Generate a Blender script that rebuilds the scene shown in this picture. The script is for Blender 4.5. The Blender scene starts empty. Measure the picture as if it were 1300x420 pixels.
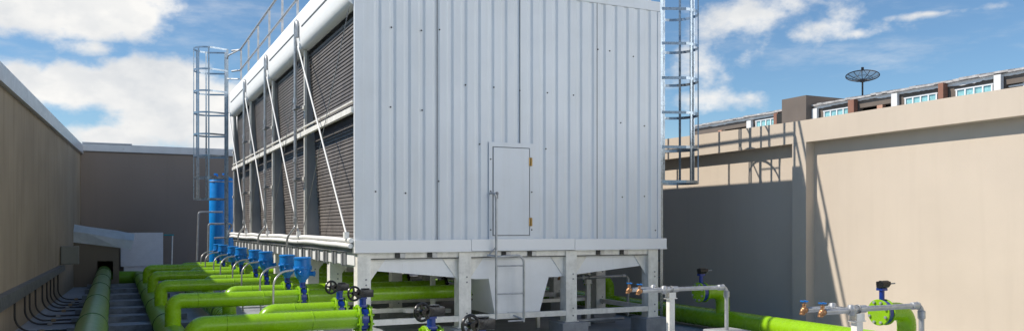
import bpy, bmesh, math, random
from mathutils import Vector, Matrix
random.seed(7)
scene = bpy.context.scene
COL = scene.collection
EYE = 1.8                       # eye height over the roof deck; heights below are given from eye level
TH = math.radians(25.69)        # heading of the camera from +Y towards +X
F = 1050.0                      # focal length in photo pixels

# ------------------------------------------------------------------ helpers
WL = {}                         # world location of every object's origin

def tag(o, label=None, cat=None, group=None, kind=None):
    if label: o['label'] = label
    if cat: o['category'] = cat
    if group: o['group'] = group
    if kind: o['kind'] = kind
    return o

def thing(name, loc, label, cat, group=None):
    o = bpy.data.objects.new(name, None)
    o.empty_display_size = 0.2
    COL.objects.link(o)
    o.location = loc
    WL[o] = Vector(loc)
    return tag(o, label, cat, group)

def build(name, bm, mats, parent=None, smooth=None, origin=None):
    """link bm (world coordinates, heights from floor) as one mesh object"""
    off = WL[parent] if parent is not None else Vector(origin or (0, 0, 0))
    bmesh.ops.translate(bm, verts=bm.verts, vec=-off)
    me = bpy.data.meshes.new(name)
    bm.normal_update()
    bm.to_mesh(me); bm.free()
    if not isinstance(mats, (list, tuple)): mats = [mats]
    for m in mats: me.materials.append(m)
    o = bpy.data.objects.new(name, me)
    COL.objects.link(o)
    if parent is not None: o.parent = parent
    else: o.location = off
    WL[o] = Vector(off)
    if smooth is not None:
        me.polygons.foreach_set('use_smooth', [True] * len(me.polygons))
        me.set_sharp_from_angle(angle=math.radians(smooth))
    return o

def kids(o): return [c for c in bpy.data.objects if c.parent == o]

def copy_tree(o, loc, label=None, name=None):
    c = o.copy(); COL.objects.link(c); c.location = loc
    WL[c] = Vector(loc)
    if label: c['label'] = label
    for k in kids(o):
        d = k.copy(); COL.objects.link(d); d.parent = c
        for g in kids(k):
            e = g.copy(); COL.objects.link(e); e.parent = d
    return c

def B(): return bmesh.new()

def box(bm, x0, x1, y0, y1, z0, z1, bev=0, mi=0):
    r = bmesh.ops.create_cube(bm, size=1.0)
    vs = r['verts']
    for v in vs:
        v.co = Vector(((x0 + x1) / 2 + v.co.x * (x1 - x0), (y0 + y1) / 2 + v.co.y * (y1 - y0), (z0 + z1) / 2 + v.co.z * (z1 - z0)))
    fs = {f for v in vs for f in v.link_faces}
    for f in fs: f.material_index = mi
    if bev:
        es = {e for v in vs for e in v.link_edges}
        bmesh.ops.bevel(bm, geom=list(es), offset=bev, segments=2, affect='EDGES', profile=0.6, material=-1)

def bar(bm, p0, p1, w, h, up=(0, 0, 1), mi=0):
    """rectangular bar between two points, w sideways, h along up"""
    p0 = Vector(p0); p1 = Vector(p1); t = (p1 - p0).normalized()
    up = Vector(up)
    s = t.cross(up)
    if s.length < 1e-4: s = t.cross(Vector((1, 0, 0)))
    s.normalize(); u = s.cross(t).normalized()
    vs = []
    for p in (p0, p1):
        for a, b in ((-1, -1), (1, -1), (1, 1), (-1, 1)):
            vs.append(bm.verts.new(p + s * a * w / 2 + u * b * h / 2))
    for q in ((0, 3, 2, 1), (4, 5, 6, 7), (0, 1, 5, 4), (1, 2, 6, 5), (2, 3, 7, 6), (3, 0, 4, 7)):
        bm.faces.new([vs[i] for i in q]).material_index = mi

def prism(bm, poly, axis, a, b, mi=0):
    """extrude a 2-D polygon: axis 'x' poly=(y,z), 'y' poly=(x,z), 'z' poly=(x,y)"""
    def P(p, t):
        return Vector((t, p[0], p[1])) if axis == 'x' else Vector((p[0], t, p[1])) if axis == 'y' else Vector((p[0], p[1], t))
    A = [bm.verts.new(P(p, a)) for p in poly]; Bv = [bm.verts.new(P(p, b)) for p in poly]
    fs = [bm.faces.new(A), bm.faces.new(Bv[::-1])]
    n = len(poly)
    for i in range(n):
        fs.append(bm.faces.new((A[i], Bv[i], Bv[(i + 1) % n], A[(i + 1) % n])))
    for f in fs: f.material_index = mi
    bmesh.ops.recalc_face_normals(bm, faces=fs)

def fillet(pts, r, seg=6):
    pts = [Vector(p) for p in pts]
    out = [pts[0]]
    for i in range(1, len(pts) - 1):
        p = pts[i]; a = (pts[i - 1] - p); b = (pts[i + 1] - p)
        la, lb = a.length, b.length
        a.normalize(); b.normalize()
        ang = a.angle(b)
        if ang > math.pi - 0.02: out.append(p); continue
        d = min(r / math.tan(ang / 2), la * 0.499, lb * 0.499)
        rr = d * math.tan(ang / 2)
        c = p + (a + b).normalized() * (rr / math.sin(ang / 2))
        s = p + a * d - c; e = p + b * d - c
        tot = s.angle(e); ax = s.cross(e).normalized()
        for k in range(seg + 1):
            out.append(c + Matrix.Rotation(tot * k / seg, 3, ax) @ s)
    out.append(pts[-1])
    return out

def sweep(bm, pts, prof, up=None, closed=False, caps=True, mi=0):
    pts = [Vector(p) for p in pts]
    n = len(pts)
    tans = []
    for i in range(n):
        if closed: t = pts[(i + 1) % n] - pts[i - 1]
        else: t = pts[min(i + 1, n - 1)] - pts[max(i - 1, 0)]
        tans.append(t.normalized())
    N = Vector(up) if up else None
    if N is None:
        N = Vector((0, 0, 1)) if abs(tans[0].z) < 0.9 else Vector((1, 0, 0))
    rings = []
    for i in range(n):
        t = tans[i]
        N = (N - t * N.dot(t)).normalized()
        b = t.cross(N)
        rings.append([bm.verts.new(pts[i] + N * q[0] + b * q[1]) for q in prof])
    m = len(prof)
    fs = []
    for i in range(n if closed else n - 1):
        r0, r1 = rings[i], rings[(i + 1) % n]
        for k in range(m):
            fs.append(bm.faces.new((r0[k], r0[(k + 1) % m], r1[(k + 1) % m], r1[k])))
    if caps and not closed:
        fs.append(bm.faces.new(rings[0][::-1])); fs.append(bm.faces.new(rings[-1]))
    for f in fs: f.material_index = mi
    bmesh.ops.recalc_face_normals(bm, faces=fs)

def circ(r, n=14): return [(r * math.cos(2 * math.pi * k / n), r * math.sin(2 * math.pi * k / n)) for k in range(n)]
def tube(bm, pts, r, n=12, mi=0, closed=False, up=None): sweep(bm, pts, circ(r, n), mi=mi, closed=closed, up=up)
def flat(w, h): return [(-h / 2, -w / 2), (h / 2, -w / 2), (h / 2, w / 2), (-h / 2, w / 2)]

def lathe(bm, prof, c, axis, n=28, mi=0):
    """prof: (distance along axis, radius) pairs"""
    c = Vector(c); ax = Vector(axis).normalized()
    N = ax.orthogonal().normalized(); Bn = ax.cross(N)
    rings = []
    for (t, r) in prof:
        if r < 1e-6: rings.append([bm.verts.new(c + ax * t)])
        else: rings.append([bm.verts.new(c + ax * t + (N * math.cos(2 * math.pi * k / n) + Bn * math.sin(2 * math.pi * k / n)) * r) for k in range(n)])
    fs = []
    for r0, r1 in zip(rings, rings[1:]):
        for k in range(n):
            a, b = r0[k % len(r0)], r0[(k + 1) % len(r0)]
            d, e = r1[(k + 1) % len(r1)], r1[k % len(r1)]
            vs = []
            for v in (a, b, d, e):
                if v not in vs: vs.append(v)
            if len(vs) > 2: fs.append(bm.faces.new(vs))
    if len(rings[0]) > 1: fs.append(bm.faces.new(rings[0][::-1]))
    if len(rings[-1]) > 1: fs.append(bm.faces.new(rings[-1]))
    for f in fs: f.material_index = mi
    bmesh.ops.recalc_face_normals(bm, faces=fs)

def drum(bm, p0, p1, r, n=24, bev=0.0, mi=0):
    p0 = Vector(p0); p1 = Vector(p1); L = (p1 - p0).length
    pr = [(0, r), (L, r)] if not bev else [(0, r - bev), (bev, r), (L - bev, r), (L, r - bev)]
    lathe(bm, pr, p0, p1 - p0, n, mi)

def ring(bm, c, axis, R, r, n=32, m=8, mi=0):
    c = Vector(c); ax = Vector(axis).normalized(); N = ax.orthogonal().normalized(); Bn = ax.cross(N)
    tube(bm, [c + (N * math.cos(2 * math.pi * k / n) + Bn * math.sin(2 * math.pi * k / n)) * R for k in range(n)], r, m, mi, closed=True, up=ax)

# ------------------------------------------------------------------ materials
def S(c):
    return tuple((x / 12.92 if x <= 0.04045 else ((x + 0.055) / 1.055) ** 2.4) for x in (v / 255 for v in c))

def mat(name, base, rough=0.5, metal=0.0, var=0.12, scale=3.0, dirt=0.0, dirtcol=(0.05, 0.045, 0.035), streak=0.0,
        bump=0.0, bscale=60.0, coat=0.0, rvar=0.12, spec=None):
    m = bpy.data.materials.new(name); m.use_nodes = True
    nt = m.node_tree; N = nt.nodes; L = nt.links
    bs = N['Principled BSDF']
    tc = N.new('ShaderNodeTexCoord')
    geo = N.new('ShaderNodeNewGeometry')
    def noise(sc, det, stretch=None):
        mp = N.new('ShaderNodeMapping'); L.new(geo.outputs['Position'], mp.inputs['Vector'])
        if stretch: mp.inputs['Scale'].default_value = stretch
        n = N.new('ShaderNodeTexNoise'); n.inputs['Scale'].default_value = sc; n.inputs['Detail'].default_value = det
        n.inputs['Roughness'].default_value = 0.62
        L.new(mp.outputs[0], n.inputs['Vector']); return n.outputs['Fac']
    def mix(fac, a, b, typ='MIX'):
        x = N.new('ShaderNodeMix'); x.data_type = 'RGBA'; x.blend_type = typ
        if isinstance(fac, float): x.inputs[0].default_value = fac
        else: L.new(fac, x.inputs[0])
        for s, v in ((6, a), (7, b)):
            if isinstance(v, tuple): x.inputs[s].default_value = (*v[:3], 1)
            else: L.new(v, x.inputs[s])
        return x.outputs[2]
    def ramp(f, lo, hi, a=0.0, b=1.0):
        r = N.new('ShaderNodeMapRange'); r.inputs[1].default_value = lo; r.inputs[2].default_value = hi
        r.inputs[3].default_value = a; r.inputs[4].default_value = b; L.new(f, r.inputs[0]); return r.outputs[0]
    lo = tuple(c * (1 - var) for c in base); hi = tuple(min(1, c * (1 + var)) for c in base)
    n1 = noise(scale, 6)
    col = mix(ramp(n1, 0.32, 0.68), lo, hi)
    if streak:
        s = noise(5.0, 5, (1, 1, 0.06))
        col = mix(ramp(s, 0.5, 0.78, 0, streak), col, dirtcol)
    if dirt:
        d = noise(scale * 2.3, 8)
        col = mix(ramp(d, 0.52, 0.8, 0, dirt), col, dirtcol)
    L.new(col, bs.inputs['Base Color'])
    L.new(ramp(noise(scale * 4, 4), 0.3, 0.7, max(0.05, rough - rvar), min(1, rough + rvar)), bs.inputs['Roughness'])
    bs.inputs['Metallic'].default_value = metal
    if coat: bs.inputs['Coat Weight'].default_value = coat; bs.inputs['Coat Roughness'].default_value = 0.12
    if spec is not None: bs.inputs['Specular IOR Level'].default_value = spec
    if bump:
        bp = N.new('ShaderNodeBump'); bp.inputs['Strength'].default_value = bump; bp.inputs['Distance'].default_value = 0.02
        L.new(noise(bscale, 6), bp.inputs['Height']); L.new(bp.outputs[0], bs.inputs['Normal'])
    return m

M = {}
M['side'] = mat('side_cladding', (0.14, 0.14, 0.14), 0.6)  # unseen tower side, darkened to cut light bounced onto the right wall
M['white'] = mat('white_panel', (0.665, 0.70, 0.735), 0.42, var=0.035, scale=1.3, dirt=0.10, dirtcol=(0.45, 0.43, 0.38), streak=0.22, bump=0.25, bscale=1.6)
M['bright'] = mat('white_fascia', (0.86, 0.86, 0.85), 0.6, var=0.02, scale=1.5, dirt=0.06, dirtcol=(0.6, 0.58, 0.54), streak=0.06)
M['whiteb'] = mat('white_basin', (0.82, 0.83, 0.84), 0.45, var=0.04, scale=2, dirt=0.12, dirtcol=(0.4, 0.39, 0.35), streak=0.15)
M['seam'] = mat('seam_dark', (0.12, 0.125, 0.13), 0.7)
M['screw'] = mat('screw_dark', (0.03, 0.03, 0.03), 0.6)
M['galv'] = mat('galvanised_steel', (0.44, 0.45, 0.46), 0.42, 0.5, var=0.22, scale=9, dirt=0.25, dirtcol=(0.28, 0.27, 0.25))
M['galvm'] = mat('galvanised_matt', (0.82, 0.80, 0.74), 0.55, 0.0, var=0.14, scale=6, dirt=0.35, dirtcol=(0.42, 0.39, 0.31), streak=0.35)
M['galvd'] = mat('galvanised_dull', (0.25, 0.26, 0.27), 0.55, 0.3, var=0.2, scale=5, dirt=0.3)
M['wedge'] = mat('partition_sheet', (0.33, 0.35, 0.38), 0.55, 0.1, var=0.12, scale=2, streak=0.3)
M['louvre'] = mat('louvre_pvc', (0.135, 0.12, 0.112), 0.6, var=0.2, scale=2.5, dirt=0.35, dirtcol=(0.17, 0.155, 0.14), streak=0.3)
M['dark'] = mat('near_black', (0.02, 0.019, 0.018), 0.8)  # solid near-black for balcony backs, window heads and a facade strip
M['green'] = mat('green_pipe_paint', (0.255, 0.49, 0.006), 0.27, var=0.10, scale=2.5, dirt=0.5, dirtcol=(0.22, 0.32, 0.07), rvar=0.08, spec=0.5)
M['greend'] = mat('green_pipe_dusty_shaded', (0.095, 0.215, 0.03), 0.36, var=0.1, scale=3, dirt=0.35, dirtcol=(0.16, 0.21, 0.12), rvar=0.08)  # dusty, and the green darkened for the shade beside the left wall
M['greens'] = mat('green_strap', (0.03, 0.09, 0.03), 0.5)
M['blue'] = mat('actuator_blue', (0.008, 0.20, 0.60), 0.35, var=0.08, scale=8, dirt=0.12, dirtcol=(0.01, 0.07, 0.2), coat=0.1)
M['navy'] = mat('valve_navy', (0.006, 0.035, 0.25), 0.35, var=0.15, scale=10, coat=0.2)
M['tank'] = mat('tank_blue', (0.006, 0.28, 0.78), 0.35, var=0.06, scale=2, streak=0.1, dirtcol=(0.02, 0.1, 0.3))
M['black'] = mat('black_iron', (0.014, 0.014, 0.015), 0.32, 0.2, var=0.3, scale=12)
M['cable'] = mat('black_cable', (0.012, 0.012, 0.013), 0.5)
M['brass'] = mat('brass_tap', (0.40, 0.21, 0.10), 0.4, 0.6, var=0.2, scale=30)
M['gold'] = mat('hinge_brass', (0.42, 0.27, 0.09), 0.45, 0.5, var=0.2, scale=40)
M['clip'] = mat('clip_dull_brass', (0.22, 0.17, 0.10), 0.5, 0.3)
M['tapblue'] = mat('tap_handle_blue', (0.01, 0.16, 0.50), 0.4)
M['steel'] = mat('flex_steel', (0.42, 0.42, 0.42), 0.35, 0.6, var=0.1)
M['concrete'] = mat('concrete_block', (0.33, 0.335, 0.345), 0.85, var=0.2, scale=4, dirt=0.4, dirtcol=(0.14, 0.14, 0.13), bump=0.5, bscale=40)
M['floor'] = mat('roof_deck_concrete', (0.31, 0.335, 0.365), 0.7, var=0.25, scale=0.9, dirt=0.55, dirtcol=(0.11, 0.125, 0.15), bump=0.4, bscale=25)
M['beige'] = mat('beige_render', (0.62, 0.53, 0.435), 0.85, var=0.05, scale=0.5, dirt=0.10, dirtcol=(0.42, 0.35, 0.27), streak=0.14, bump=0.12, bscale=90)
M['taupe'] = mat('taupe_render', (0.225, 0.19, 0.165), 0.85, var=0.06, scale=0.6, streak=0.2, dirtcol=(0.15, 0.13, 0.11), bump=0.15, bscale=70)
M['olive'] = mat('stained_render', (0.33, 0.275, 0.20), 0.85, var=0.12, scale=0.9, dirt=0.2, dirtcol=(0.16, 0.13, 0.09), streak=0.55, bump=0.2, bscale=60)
M['coping'] = mat('coping_metal', (0.50, 0.52, 0.55), 0.38, 0.25, var=0.08, scale=2, dirt=0.15, dirtcol=(0.3, 0.3, 0.3))
M['flash'] = mat('flashing_sheet', (0.80, 0.87, 0.90), 0.4, 0.05, var=0.08, scale=3, dirt=0.2, dirtcol=(0.35, 0.38, 0.36))
M['board'] = mat('white_board', (0.70, 0.70, 0.72), 0.6, var=0.05, scale=5, dirt=0.15, dirtcol=(0.4, 0.4, 0.4))
M['teal'] = mat('teal_pipe', (0.02, 0.28, 0.30), 0.4)
M['jbox'] = mat('junction_grey', (0.17, 0.18, 0.16), 0.5, var=0.1)
M['ladder'] = mat('ladder_zinc', (0.31, 0.37, 0.43), 0.32, 0.8, var=0.15, scale=8)
M['sleeper'] = mat('sleeper_steel', (0.15, 0.18, 0.22), 0.4, 0.5, var=0.35, scale=5, dirt=0.4)
M['greenh'] = mat('green_header_shaded', (0.16, 0.35, 0.015), 0.36, var=0.1, scale=3, dirt=0.35, dirtcol=(0.20, 0.28, 0.09), rvar=0.08, spec=0.3)  # pipe green darkened, the header's shade put into the colour
M['fill'] = mat('fill_pvc', (0.10, 0.088, 0.082), 0.8)
M['tray'] = mat('tray_steel', (0.16, 0.17, 0.175), 0.5, 0.35, var=0.15, scale=3, dirt=0.3)
M['fbrown'] = mat('facade_brown', (0.155, 0.125, 0.105), 0.85, var=0.10, scale=0.6, dirt=0.2, dirtcol=(0.09, 0.075, 0.065))
M['fwhite'] = mat('facade_white', (0.74, 0.73, 0.72), 0.8, var=0.06, scale=0.8, dirt=0.25, dirtcol=(0.40, 0.36, 0.32))
M['fbrick'] = mat('facade_terracotta', (0.27, 0.13, 0.09), 0.85, var=0.12, scale=1.2)
M['forange'] = mat('facade_salmon', (0.48, 0.27, 0.19), 0.85, var=0.1, scale=1.2)
M['roof'] = mat('roof_tiles', (0.48, 0.46, 0.45), 0.85, var=0.3, scale=3, dirt=0.5)
M['curtain'] = mat('window_curtain', (0.28, 0.55, 0.58), 0.35, var=0.25, scale=5, streak=0.6, dirtcol=(0.06, 0.16, 0.18))
M['frame'] = mat('window_frame_white', (0.78, 0.78, 0.78), 0.5, var=0.03)
M['dishm'] = mat('dish_black', (0.012, 0.013, 0.016), 0.5)
# perforated mesh of the dish: dark wire with open gaps
m = bpy.data.materials.new('dish_mesh'); m.use_nodes = True
nt = m.node_tree; bs = nt.nodes['Principled BSDF']; bs.inputs['Base Color'].default_value = (0.02, 0.022, 0.028, 1)
tr = nt.nodes.new('ShaderNodeBsdfTransparent'); mx = nt.nodes.new('ShaderNodeMixShader'); mx.inputs[0].default_value = 0.42
nt.links.new(tr.outputs[0], mx.inputs[1]); nt.links.new(bs.outputs[0], mx.inputs[2])
nt.links.new(mx.outputs[0], nt.nodes['Material Output'].inputs[0]); M['dishmesh'] = m

E = EYE
def px2ratio(px): return math.tan(TH + math.atan((px - 650) / F))    # X/Y of the plan ray through a photo column

# ------------------------------------------------------------------ setting
bm = B(); 
vs = [bm.verts.new(v) for v in ((-400, -400, 0), (400, -400, 0), (400, 400, 0), (-400, 400, 0))]; bm.faces.new(vs)
bmesh.ops.subdivide_edges(bm, edges=bm.edges, cuts=3, use_grid_fill=True)
tag(build('floor', bm, M['floor']), kind='structure')

# left wall (slightly skewed), runs back to the end wall
def lwx(y): return -1.01 - (31 - y) * 0.0395
def lwz(y): return E + 2.50 + (y - 9) * 0.0125
t = thing('boundary_wall', (lwx(20), 20, 0), 'stained olive brown rendered wall with pale metal coping along the left side', 'wall')
bm = B()
A = [(lwx(-8), -8), (lwx(31.3), 31.3), (lwx(31.3) - 0.3, 31.3), (lwx(-8) - 0.3, -8)]
lo = [bm.verts.new((x, y, 0)) for x, y in A]; hi = [bm.verts.new((x, y, lwz(y) - 0.30)) for x, y in A]
bm.faces.new(hi)
for i in range(4): bm.faces.new((lo[i], lo[(i + 1) % 4], hi[(i + 1) % 4], hi[i]))
bmesh.ops.recalc_face_normals(bm, faces=bm.faces)
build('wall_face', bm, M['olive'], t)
y = -8.0
while y < 31:
    y2 = min(y + 3.4, 31.05)
    bm = B()
    prof = [(0.09, -0.32), (0.09, -0.045), (0.055, 0.0), (-0.36, 0.0), (-0.36, -0.32)]
    r0 = [bm.verts.new((lwx(y) + a, y + 0.012, lwz(y) + b)) for a, b in prof]
    r1 = [bm.verts.new((lwx(y2) + a, y2, lwz(y2) + b)) for a, b in prof]
    bm.faces.new(r0); bm.faces.new(r1[::-1])
    for i in range(5): bm.faces.new((r0[i], r1[i], r1[(i + 1) % 5], r0[(i + 1) % 5]))
    bmesh.ops.recalc_face_normals(bm, faces=bm.faces)
    build('coping', bm, M['coping'], t)
    y = y2

# end wall
t = thing('boundary_wall', (4, 31.2, 0), 'dark taupe rendered wall with pale coping closing the far end behind the blue tanks', 'wall')
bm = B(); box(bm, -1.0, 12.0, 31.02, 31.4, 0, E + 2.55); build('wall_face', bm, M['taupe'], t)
bm = B(); box(bm, -0.96, 12.0, 30.93, 31.5, E + 2.55, E + 2.80, 0.02)
box(bm, -0.96, 0.55, 30.92, 31.51, E + 2.803, E + 2.85, 0.01); build('coping', bm, M['coping'], t)

# right wall : band + pilaster in front of recessed panels
t = thing('boundary_wall', (11.2, 12, 0), 'sunlit beige rendered wall with recessed panels and a pilaster on the right', 'wall')
bm = B(); box(bm, 11.2, 11.6, -6, 31.0, 0, E + 1.55); build('panel', bm, M['beige'], t)
bm = B()
poly = [(-6, E + 1.51), (31.0, E + 1.51), (31.0, E + 2.22), (11.2, E + 1.90), (-6, E + 1.90)]
prism(bm, poly, 'x', 11.0, 11.61); build('band', bm, M['beige'], t)
for (a, b) in ((10.9, 11.23), (3.6, 3.95), (18.2, 18.55)):
    bm = B(); box(bm, 11.0, 11.2, a, b, 0, E + 1.508); build('pilaster', bm, M['beige'], t)

# ------------------------------------------------------------------ cooling tower
X0, X1, Y0, Y1 = 3.16, 8.52, 11.8, 25.4
ZB, ZT = E - 0.18, E + 3.89
COLS = [15.3, 18.7, 22.0, 25.3]
tw = thing('cooling_tower', (5.84, 18.6, 0), 'huge white corrugated cooling tower on steel legs with dark louvred long side', 'cooling tower')

def corr(u0, u1, pitch=0.228, d=0.019, phase=0.0):
    """rib profile: list of (u, depth) along u"""
    out = [(u0, 0)]
    u = u0 + 0.10 + phase
    while u + 0.13 < u1 - 0.02:
        out += [(u, 0), (u + 0.035, d), (u + 0.075, d), (u + 0.115, 0)]
        u += pitch
    out.append((u1, 0))
    return out
def corr_sheet(bm, prof, f, z0, z1):
    a = [bm.verts.new(f(u, d, z0)) for u, d in prof]; b = [bm.verts.new(f(u, d, z1)) for u, d in prof]
    for i in range(len(prof) - 1): bm.faces.new((a[i], a[i + 1], b[i + 1], b[i]))

bm = B()
corr_sheet(bm, corr(X0 + 0.17, X1 - 0.05), lambda u, d, z: Vector((u, Y0 + d, z)), ZB, ZT - 0.12)
# vertical laps between sheets and self-drilling screws
for px in (555, 660, 758):
    x = px2ratio(px) * Y0
    z0 = ZB if px != 660 else E + 1.30
    box(bm, x - 0.005, x + 0.005, Y0 - 0.004, Y0 + 0.002, z0, ZT - 0.125, mi=1)
screws = []
for (px, py) in ((497, 35), (535, 39), (558, 38), (459, 131), (496, 136), (536, 140), (591, 108), (627, 111), (660, 115), (695, 118), (728, 121),
                 (759, 63), (774, 65), (804, 72), (788, 156), (818, 160), (609, 183), (693, 189), (477, 243), (515, 245), (790, 250), (818, 249), (457, 295),
                 (832, 292), (557, 230)):
    x = px2ratio(px) * Y0
    dep = x * math.sin(TH) + Y0 * math.cos(TH)
    lathe(bm, [(0, 0.013), (0.01, 0.010), (0.01, 0.0)], (x, Y0 + 0.001, E + (289 - py) / F * dep), (0, -1, 0), 8, mi=2)
build('front_panel', bm, [M['white'], M['seam'], M['screw']], tw)
bm = B(); box(bm, X0 + 0.02, X1, Y0 - 0.014, Y0 + 0.02, ZT - 0.155, ZT + 0.01, 0.006)
box(bm, X0 + 0.02, X1, Y0 + 0.021, Y0 + 0.5, ZT - 0.02, ZT + 0.006)
build('top_flashing', bm, M['white'], tw)
bm = B(); box(bm, X0 - 0.02, X0 + 0.11, Y0 - 0.016, Y0 + 0.05, ZB - 0.06, ZT - 0.16, 0.004)
box(bm, X0 + 0.112, X0 + 0.172, Y0 - 0.006, Y0 + 0.03, ZB, ZT - 0.16)
build('corner_trim', bm, M['white'], tw)
bm = B(); box(bm, X1 - 0.052, X1 + 0.012, Y0 - 0.012, Y0 + 0.06, ZB, ZT - 0.16, 0.004); build('corner_trim', bm, M['white'], tw)
bm = B()
corr_sheet(bm, corr(Y0 + 0.06, Y1), lambda u, d, z: Vector((X1 - d, u, z)), ZB, ZT); box(bm, X1 - 0.045, X1 + 0.002, Y0 + 0.10, Y1, ZT - 0.12, ZT + 0.008)
build('side_panel', bm, M['side'], tw)
bm = B()
corr_sheet(bm, corr(X0 + 0.1, X1), lambda u, d, z: Vector((u, Y1 - d, z)), ZB, ZT); build('rear_panel', bm, M['white'], tw)
bm = B(); box(bm, X0 + 0.1, X1 - 0.04, Y0 + 0.06, Y1 - 0.04, ZT - 0.06, ZT - 0.021)
for fy in (15.2, 22.0):      # fan rings on the roof
    lathe(bm, [(0, 2.0), (0.0, 2.05), (0.28, 1.96), (0.28, 1.90), (0.0, 1.94)], (5.9, fy, ZT - 0.02), (0, 0, 1), 48)
build('roof_deck', bm, M['white'], tw, 40)

# access door
DX0, DX1 = px2ratio(624.5) * Y0, px2ratio(672) * Y0
DFX0, DFX1 = px2ratio(620) * Y0, px2ratio(676.5) * Y0
DZ0, DZ1 = ZB + 0.055, E + 1.27
bm = B()
fy0, fy1 = Y0 - 0.022, Y0 + 0.012
box(bm, DFX0, DX0, fy0, fy1, ZB + 0.005, DZ1 + 0.07); box(bm, DX1, DFX1, fy0, fy1, ZB + 0.005, DZ1 + 0.07)
box(bm, DX0, DX1, fy0, fy1, DZ1, DZ1 + 0.07); box(bm, DX0, DX1, fy0, fy1, ZB + 0.005, DZ0)
box(bm, DX0 + 0.001, DX1 - 0.001, Y0 - 0.012, Y0 - 0.006, DZ0 + 0.001, DZ1 - 0.001, mi=1)
for z in (0.15, 0.75, 1.25):
    for x in ((DFX0 + DX0) / 2, (DX1 + DFX1) / 2): lathe(bm, [(0, 0.012), (0.01, 0.01), (0.01, 0)], (x, fy0, ZB + z), (0, -1, 0), 8, mi=2)
build('door_frame', bm, [M['white'], M['seam'], M['screw']], tw)
bm = B(); box(bm, DX0 + 0.016, DX1 - 0.016, Y0 - 0.03, Y0 - 0.0125, DZ0 + 0.012, DZ1 - 0.012, 0.004)
door = build('door', bm, M['white'], tw)
for z in (DZ1 - 0.22, DZ0 + 0.22):
    bm = B()
    for k in range(3): drum(bm, (DX1 + 0.012, Y0 - 0.042, z - 0.066 + k * 0.045), (DX1 + 0.012, Y0 - 0.042, z - 0.025 + k * 0.045), 0.013, 10, 0.003)
    box(bm, DX1 - 0.022, DX1 + 0.036, Y0 - 0.036, Y0 - 0.0305, z - 0.066, z + 0.066)
    build('hinge', bm, M['gold'], door, 40)
bm = B(); lathe(bm, [(0, 0.03), (0.012, 0.028), (0.012, 0.014), (0.03, 0.012), (0.03, 0)], (DX0 + 0.07, Y0 - 0.03, DZ0 + 0.66), (0, -1, 0), 14)
box(bm, DX0 + 0.062, DX0 + 0.078, Y0 - 0.066, Y0 - 0.06, DZ0 + 0.58, DZ0 + 0.67)
build('handle', bm, M['galvd'], door, 40)

# fascia along the louvred side
prof = [(3.22, 3.24), (3.12, 3.25), (3.07, 3.29), (3.045, 3.37), (3.035, 3.47), (3.035, 3.80), (3.05, 3.92), (3.10, 3.985), (3.30, 4.0), (3.5, 3.95)]
bm = B(); prism(bm, [(a, b + E) for a, b in prof], 'y', Y0 + 0.05, Y1 + 0.02)
fas = build('fascia', bm, M['bright'], tw, 35)
ys = [Y0 + 0.02] + COLS
for a, b in zip(ys, ys[1:]):
    bm = B(); box(bm, 3.025, 3.04, a + 0.45, b - 0.28, E + 3.60, E + 3.622); build('slot', bm, M['seam'], fas)
# columns, mid beam, partitions, louvres
for i, cy in enumerate(COLS):
    bm = B(); box(bm, 3.135, 3.18, cy - 0.03, cy + 0.03, ZB - 0.15, E + 3.24, 0.004)
    for z in (0.9, 2.2): box(bm, 3.115, 3.134, cy - 0.05, cy + 0.05, E + z - 0.03, E + z + 0.03)
    build('column', bm, M['galvm'], tw)
    bm = B()
    prism(bm, [(3.19, ZB - 0.05), (3.19, E + 3.24), (3.22, E + 3.24), (3.48, ZB - 0.05)], 'y', cy + 0.045, cy + 0.10)
    box(bm, 3.17, 3.185, cy - 0.02, cy + 0.08, E + 0.42, E + 0.50)
    build('partition', bm, M['wedge'], tw)
bm = B(); box(bm, 3.105, 3.165, Y0 + 0.05, Y1, E + 1.675, E + 1.76, 0.004); box(bm, 3.12, 3.15, Y0 + 0.05, Y1, E + 1.83, E + 1.85)
build('mid_beam', bm, M['galvm'], tw)
def lx(z): return 3.25 + (3.24 - z) / 3.4 * 0.18       # the fill leans inwards towards its foot
bm = B()
for a, b in zip(ys, ys[1:]):
    z = -0.14
    while z < 3.2:
        if not (1.64 < z < 1.80):
            x = lx(z)
            j = random.uniform(-0.006, 0.006)
            bar(bm, (x, a + 0.06, E + z + j), (x, b + 0.02, E + z + j), 0.010, 0.066, up=(0.24, 0, 0.97))
        z += 0.056
build('louvre', bm, M['louvre'], tw)
bm = B(); prism(bm, [(lx(3.24) + 0.09, E + 3.24), (lx(-0.2) + 0.09, E - 0.2), (lx(-0.2) + 0.14, E - 0.2), (lx(3.24) + 0.14, E + 3.24)], 'y', Y0 + 0.06, Y1 - 0.05)
build('fill_pack', bm, M['fill'], tw)
# diagonal bars and bracing wires
for a, b in zip(ys, ys[1:]):
    bm = B(); tube(bm, [(3.02, b - 0.02, E + 3.30), (3.07, a + 0.16, E - 0.10)], 0.015, 10)
    box(bm, 3.03, 3.10, a + 0.12, a + 0.20, E - 0.16, E - 0.06); box(bm, 3.03, 3.08, b - 0.07, b + 0.03, E + 3.24, E + 3.36)
    build('brace', bm, M['bright'], tw, 40)
    bm = B(); tube(bm, [(3.09, a + 0.08, E + 3.22), (3.09, b - 0.10, E - 0.06)], 0.006, 6); build('bracing_wire', bm, M['steel'], tw)
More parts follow.
